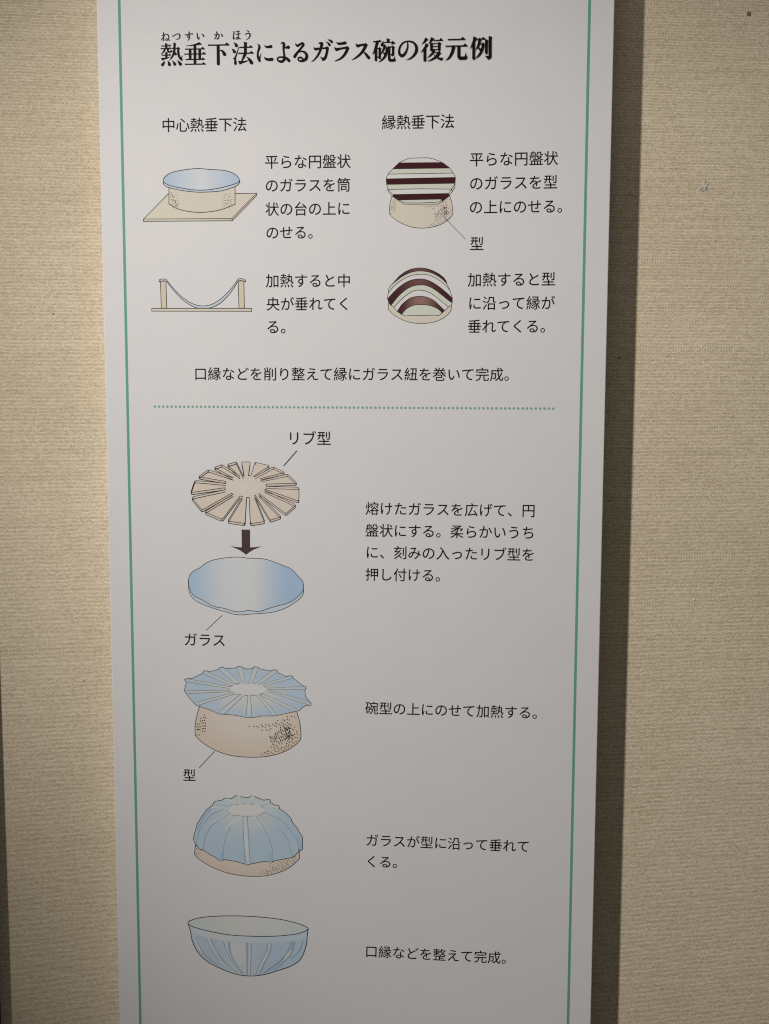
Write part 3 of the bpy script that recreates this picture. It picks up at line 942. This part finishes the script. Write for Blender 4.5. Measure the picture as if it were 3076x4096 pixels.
# arrow
s = Sheet(*O, z0=.03)
s.poly([(757, 1040), (862, 1042), (863, 1260), (930, 1256), (1007, 1246), (900, 1290), (860, 1315), (813, 1350), (770, 1318), (730, 1292), (615, 1241), (690, 1255), (760, 1260)])
s.build('arrow', ARROW, panel)

# ------------------------------------------------------------------ drawing: spread glass disc
O = (720, 2100, 3.0759)
BLUE2 = grad('spread_glass_print', [(0, (.46, .61, .80)), (.10, (.50, .645, .81)), (.27, (.71, .765, .82)), (.5, (.78, .795, .81)), (.64, (.70, .755, .82)), (.84, (.40, .57, .81)), (1, (.47, .62, .81))])
rim = [(108, 690), (105, 750), (115, 830), (150, 890), (210, 940), (330, 995), (460, 1040), (600, 1080), (680, 1100), (760, 1105), (850, 1097), (1060, 1083), (1180, 1062), (1290, 1025), (1400, 960), (1480, 900), (1515, 850), (1522, 790)]
top = [(103, 690), (115, 630), (150, 580), (195, 550), (245, 525), (310, 475), (390, 437), (500, 412), (620, 398), (720, 394), (790, 400), (830, 408), (960, 410), (1050, 420), (1130, 445), (1250, 490), (1350, 530), (1400, 570), (1450, 625), (1500, 680), (1518, 730), (1515, 795), (1480, 850), (1420, 905), (1360, 945), (1280, 975), (1180, 1000), (1080, 1030), (1000, 1058), (930, 1062), (850, 1050), (740, 1068), (650, 1058), (590, 1040), (520, 1020), (450, 1010), (370, 980), (280, 925), (180, 875), (130, 810), (108, 740)]
ln = Sheet(*O, z0=.06)
ln.line(S_(rim), LW)
ln.line(top, LW, closed=True, smooth=True)
ln.line([(518, 1112), (325, 1292)], 7.0)
d = ln.build('spread_glass_drawing', LINE, panel)
s = Sheet(*O, z0=.02); s.poly(S_(rim)); s.build('disc_rim', RIM, d)
s = Sheet(*O, z0=.03); s.poly(top, True); s.build('disc_top', BLUE2, d)

# ------------------------------------------------------------------ drawing: ribbed disc on the bowl mould
O = (700, 2640, 2.8638)
LW = 7.8
BLUE3 = grad('ribbed_glass_print', [(0, (.74, .76, .77)), (.2, (.66, .73, .77)), (.36, (.52, .665, .82)), (.6, (.54, .675, .82))], 'R', (.5, .42), (1.0, 1.0))
RIBW = grad('glass_rib_print', [(.12, (.755, .765, .76)), (.3, (.70, .75, .775)), (.5, (.56, .67, .77))], 'R', (.5, .45), (1.0, .8))
TERRA = grad('mould_clay_print', [(0, (.80, .755, .70)), (.3, (.78, .715, .645)), (.6, (.755, .625, .52))], 'R', (.5, .75), (1.0, .75))
HUBC = ink('glass_hub_print', (.785, .79, .80))
body = S_([(282, 530), (250, 640), (232, 740), (230, 860)]) + S_([(230, 860), (290, 925), (400, 1000), (540, 1065), (700, 1102), (880, 1113), (1040, 1105), (1180, 1075), (1300, 1025), (1400, 955), (1440, 905)])[1:] + S_([(1440, 905), (1442, 820), (1425, 700), (1395, 598)])[1:]
glass = [(105, 225), (130, 212), (190, 212), (310, 155), (330, 125), (365, 122), (400, 135), (495, 105), (520, 83), (545, 82), (580, 98), (700, 90), (720, 72), (745, 72), (775, 88), (830, 103), (885, 97), (910, 77), (940, 78), (970, 100), (1090, 125), (1130, 112), (1165, 115), (1180, 145), (1270, 188), (1310, 180), (1345, 185), (1352, 205), (1460, 290), (1500, 305), (1503, 325), (1488, 345), (1492, 415), (1560, 500), (1555, 518), (1500, 520), (1455, 545), (1425, 580), (1300, 605), (1150, 640), (1000, 640), (890, 660), (800, 655), (690, 632), (510, 618), (410, 575), (285, 530), (240, 515), (160, 430), (105, 350), (130, 255)]
ln = Sheet(*O, z0=.065)
ln.line(body, LW)
ln.line(glass, LW * .8, closed=True)
ln.line([(453, 1045), (277, 1235)], 7.0)
d = ln.build('ribbed_disc_drawing', LINE, panel)
s = Sheet(*O, z0=.02); s.poly(body + [(1100, 520), (500, 500)]); s.build('mould', TERRA, d)
s = Sheet(*O, z0=.027); s.poly(glass); s.build('glass_sheet', BLUE3, d)
RB = [((785, 265), (740, 82), 28, 66), ((868, 265), (925, 88), 28, 58), ((945, 272), (1148, 126), 26, 52), ((1010, 287), (1335, 193), 24, 32), ((1056, 330), (1495, 318), 16, 36), ((1058, 347), (1550, 500), 16, 40), ((985, 390), (1385, 578), 22, 44), ((950, 400), (1135, 618), 26, 44), ((850, 404), (846, 640), 30, 62), ((770, 400), (538, 598), 34, 60), ((670, 380), (268, 497), 22, 36), ((640, 352), (122, 368), 18, 32), ((622, 312), (125, 228), 22, 34), ((660, 285), (330, 135), 24, 42), ((722, 270), (528, 92), 34, 58)]
gl = Sheet(*O, z0=.045)
s = Sheet(*O, z0=.033)
for p, q, w0, w1 in RB:
    s.brush([(p[0], p[1], w0), (q[0], q[1], w1)], smooth=False, cap=False)
    dx, dy = q[0] - p[0], q[1] - p[1]
    L_ = math.hypot(dx, dy)
    nx, ny = -dy / L_, dx / L_
    for sg in (-1, 1):
        gl.line([(p[0] + sg * nx * w0 / 2, p[1] + sg * ny * w0 / 2), (q[0] + sg * nx * w1 / 2, q[1] + sg * ny * w1 / 2)], 5.0)
s.build('glass_ribs', RIBW, d)
angs = []
gl.line([(680, 385), (750, 396)], 5); gl.line([(795, 403), (832, 402)], 5); gl.line([(866, 402), (935, 400)], 5); gl.line([(970, 392), (1010, 380)], 5)
gl.line([(815, 262), (850, 262)], 5); gl.line([(905, 266), (930, 270)], 5); gl.line([(690, 270), (735, 266)], 5); gl.line([(625, 300), (655, 290)], 5); gl.line([(1020, 300), (1055, 318)], 5)
gl.build('rib_outlines', GLINE, d)
s = Sheet(*O, z0=.05); s.poly(ellipse(838, 334, 212, 64)); s.build('hub', HUBC, d)
DOT = ink('stipple_ink', (.022, .017, .016))
stipple(O, .055, STIP_L + STIP_R, 7.6, DOT, d, 600)

# ------------------------------------------------------------------ drawing: ribbed glass slumped over the bowl mould
O = (720, 3150, 3.0759)
LW = 8.2
BLUE4 = grad('slumped_glass_print', [(0, (.72, .755, .77)), (.2, (.66, .73, .775)), (.36, (.525, .66, .80)), (.62, (.53, .675, .815))], 'R', (.48, .80), (1.1, .85))
RIBL = ink('rib_light_print', (.73, .785, .82))
RIBS = ink('rib_blue_print', (.45, .60, .76))
GL2 = ink('soft_outline_ink', (.30, .35, .39))
body = S_([(192, 690), (184, 760), (178, 820)]) + S_([(178, 820), (240, 885), (350, 955), (480, 1015), (620, 1060), (780, 1085), (900, 1092), (1060, 1085), (1200, 1050), (1320, 1000), (1420, 925), (1470, 870)])[1:] + [(1465, 760)]
glass = [(165, 630), (185, 540), (215, 440), (275, 345), (330, 270), (375, 235), (400, 220), (415, 180), (440, 170), (530, 150), (550, 130), (590, 130), (625, 140), (690, 97), (730, 95), (760, 115), (820, 125), (855, 118), (875, 100), (915, 105), (940, 120), (1030, 155), (1070, 148), (1110, 150), (1110, 180), (1165, 215), (1215, 220), (1228, 235), (1222, 260), (1300, 310), (1370, 385), (1370, 410), (1440, 500), (1505, 610), (1508, 680), (1505, 765), (1470, 780), (1400, 845), (1390, 860), (1350, 865), (1320, 870), (1145, 905), (1130, 915), (1080, 915), (1055, 905), (870, 940), (825, 955), (795, 940), (690, 910), (540, 885), (520, 900), (480, 895), (455, 870), (370, 825), (280, 765), (240, 760), (225, 735), (195, 700), (172, 660)]
ln = Sheet(*O, z0=.065)
ln.line(body, LW)
ln.line(glass, LW, closed=True)
d = ln.build('slumped_glass_drawing', LINE, panel)
s = Sheet(*O, z0=.02); s.poly(body + [(1100, 650), (500, 650)]); s.build('mould', TERRA, d)
s = Sheet(*O, z0=.027); s.poly(glass); s.build('glass_dome', BLUE4, d)
s = Sheet(*O, z0=.035)
for q in ([(802, 355, 30), (812, 600, 44), (832, 930, 50)], [(640, 330, 8), (500, 385, 30), (360, 442, 12)], [(740, 350, 14), (640, 430, 36), (540, 532, 10)],
          [(925, 350, 10), (970, 430, 38), (1030, 532, 10)], [(970, 350, 10), (1080, 410, 34), (1212, 497, 12)], [(545, 262, 10), (400, 240, 26)], [(625, 215, 10), (450, 180, 24)],
          [(705, 207, 12), (575, 142, 40)], [(752, 202, 20), (722, 112, 54)], [(850, 202, 20), (895, 118, 50)], [(960, 227, 10), (1090, 166, 32)], [(1000, 240, 10), (1212, 236, 28)], [(1040, 290, 8), (1180, 286, 18)]):
    s.brush(q)
s.build('rib_highlights', RIBL, d)
s = Sheet(*O, z0=.04)
for q in ([(824, 360, 18), (842, 600, 16), (862, 925, 10)], [(745, 115, 8), (765, 200, 14)], [(905, 120, 8), (872, 200, 14)], [(1440, 600, 30), (1478, 690, 44), (1480, 765, 30)], [(600, 150, 6), (690, 205, 14)], [(1110, 165, 6), (1000, 225, 14)],
          [(470, 190, 6), (600, 235, 12)], [(520, 800, 20), (505, 885, 40)], [(1110, 800, 18), (1105, 900, 44)], [(790, 760, 10), (808, 935, 26)]):
    s.brush(q)
s.build('rib_sides', RIBS, d)
gl = Sheet(*O, z0=.048)
for q in ([(830, 360), (845, 600), (862, 930)], [(620, 480), (560, 620), (535, 760), (528, 880)], [(935, 355), (1060, 560), (1130, 740), (1145, 900)], [(975, 350), (1190, 480), (1320, 640), (1380, 850)], [(1040, 310), (1240, 400), (1380, 560), (1458, 700), (1455, 780)],
          [(540, 265), (380, 340), (250, 500), (200, 680)], [(620, 320), (430, 430), (320, 580), (285, 760)], [(380, 262), (290, 370), (215, 520)], [(775, 360), (780, 600), (800, 930)]):
    gl.line(S_(q), 5.0)
for q in ([(565, 268), (590, 298)], [(655, 345), (740, 345)], [(760, 352), (830, 352)], [(845, 352), (885, 350)], [(975, 345), (1040, 300)], [(775, 200), (825, 203)], [(870, 206), (905, 212)], [(610, 218), (645, 210)], [(690, 203), (715, 207)], [(1000, 240), (1030, 238)]):
    gl.line(q, 5.0)
gl.build('rib_outlines', GL2, d)
s = Sheet(*O, z0=.054); s.poly(ellipse(815, 275, 218, 70)); s.build('hub', HUBC, d)
stipple(O, .058, ((205, 752), (265, 773), (203, 818), (232, 818), (200, 720), (1118, 938), (1105, 968), (1137, 975), (1150, 915), (1200, 938), (1228, 915), (1245, 925), (1210, 960), (1180, 980), (1145, 998), (1170, 1000), (1140, 1015), (1165, 1025), (1195, 1022), (1195, 995), (1228, 1000), (1262, 985), (1250, 1018), (1280, 995), (1310, 978), (1288, 965), (1260, 955), (1295, 935), (1320, 945), (1340, 955), (1275, 905), (1300, 890), (1325, 905), (1325, 925), (1355, 903), (1378, 932), (1410, 910), (1385, 890), (1422, 868), (1412, 848), (1340, 888), (1060, 1020), (1078, 1032), (1045, 1052), (1078, 1058), (1112, 1025), (1108, 1038), (1130, 1053), (1022, 1037), (996, 1060)), 6.4, DOT, d, 600)

# ------------------------------------------------------------------ drawing: the finished bowl
O = (720, 3630, 3.02)
BLUE5 = grad('bowl_blue_print', [(0, (.60, .73, .83)), (.2, (.49, .62, .78)), (.38, (.63, .735, .81)), (.5, (.66, .74, .77)), (.62, (.50, .64, .79)), (1, (.55, .71, .85))])
BLUE6 = grad('bowl_inside_print', [(0, (.66, .74, .76)), (.28, (.72, .755, .745)), (.45, (.765, .77, .765)), (.75, (.735, .765, .785)), (1, (.66, .74, .77))])
BAND = grad('bowl_band_print', [(0, (.62, .735, .82)), (.34, (.73, .77, .785)), (.6, (.62, .73, .815)), (1, (.60, .735, .845))])
rim = [(97, 190), (130, 155), (250, 122), (420, 105), (620, 100), (800, 104), (1000, 117), (1180, 138), (1260, 152), (1400, 185), (1510, 225), (1548, 255), (1500, 290), (1400, 320), (1200, 342), (1020, 348), (850, 345), (650, 335), (450, 305), (270, 265), (150, 228)]
side = S_([(97, 190), (128, 290), (140, 370), (180, 480), (250, 580), (350, 665), (500, 740), (660, 800), (780, 822), (900, 825), (1050, 802), (1200, 755), (1320, 715), (1430, 650), (1490, 560), (1530, 430), (1535, 350), (1548, 255)])
ln = Sheet(*O, z0=.06)
ln.line(side, 10.5)
ln.line(rim, 10, closed=True, smooth=True)
d = ln.build('finished_bowl_drawing', LINE, panel)
s = Sheet(*O, z0=.02); s.poly(side + [(1400, 318), (1020, 346), (650, 333), (270, 263)]); s.build('bowl_side', BLUE5, d)
s = Sheet(*O, z0=.026); s.poly([(97, 190), (128, 290), (140, 308), (300, 360), (500, 400), (700, 420), (900, 428), (1100, 425), (1300, 408), (1528, 372), (1535, 350), (1548, 255), (1400, 300), (900, 300), (300, 240)]); s.build('rim_band', BAND, d)
s = Sheet(*O, z0=.034); s.poly(rim, True); s.build('bowl_inside', BLUE6, d)
s = Sheet(*O, z0=.028)
for q in ([(188, 345, 28), (215, 450, 34), (255, 545, 14)], [(345, 382, 38), (400, 500, 40), (480, 640, 24), (560, 720, 8)], [(548, 412, 26), (575, 520, 26), (640, 650, 20), (740, 780, 8)], [(840, 432, 24), (832, 800, 20)],
          [(1080, 450, 28), (1050, 560, 36), (990, 670, 36), (930, 800, 18)], [(1340, 520, 14), (1295, 580, 40), (1255, 640, 12)]):
    s.brush(q)
s.poly([(612, 428), (795, 436), (800, 640), (790, 690), (730, 715), (655, 620), (625, 540)])
s.build('rib_highlights', ink('bowl_light_print', (.71, .765, .79)), d)
s = Sheet(*O, z0=.036)
for q in ([(590, 415, 22), (600, 540, 24), (650, 660, 20), (755, 790, 8)], [(816, 432, 26), (820, 808, 26)], [(1365, 412, 34), (1330, 520, 26), (1200, 670, 16), (1040, 785, 8)]):
    s.brush(q)
s.build('rib_sides', ink('bowl_shade_print', (.41, .555, .73)), d)
gl = Sheet(*O, z0=.042)
for q in ([(190, 340), (235, 470), (330, 600), (450, 690)], [(320, 380), (380, 500), (470, 640)], [(370, 385), (440, 530), (560, 680), (700, 790)], [(525, 410), (560, 520), (640, 660), (750, 800)], [(600, 420), (610, 540), (660, 660), (760, 790)], [(805, 430), (808, 600), (810, 810)], [(862, 430), (858, 600), (850, 810)], [(1060, 435), (1050, 520), (980, 650), (915, 810)], [(1100, 435), (1095, 510), (1030, 650), (960, 800)], [(1340, 415), (1300, 530), (1200, 650), (1010, 790)], [(1390, 410), (1340, 560), (1220, 690), (1130, 760)], [(1485, 400), (1440, 520), (1340, 620)]):
    gl.line(S_(q), 5.5)
gl.build('rib_outlines', ink('bowl_rib_ink', (.20, .26, .31)), d)
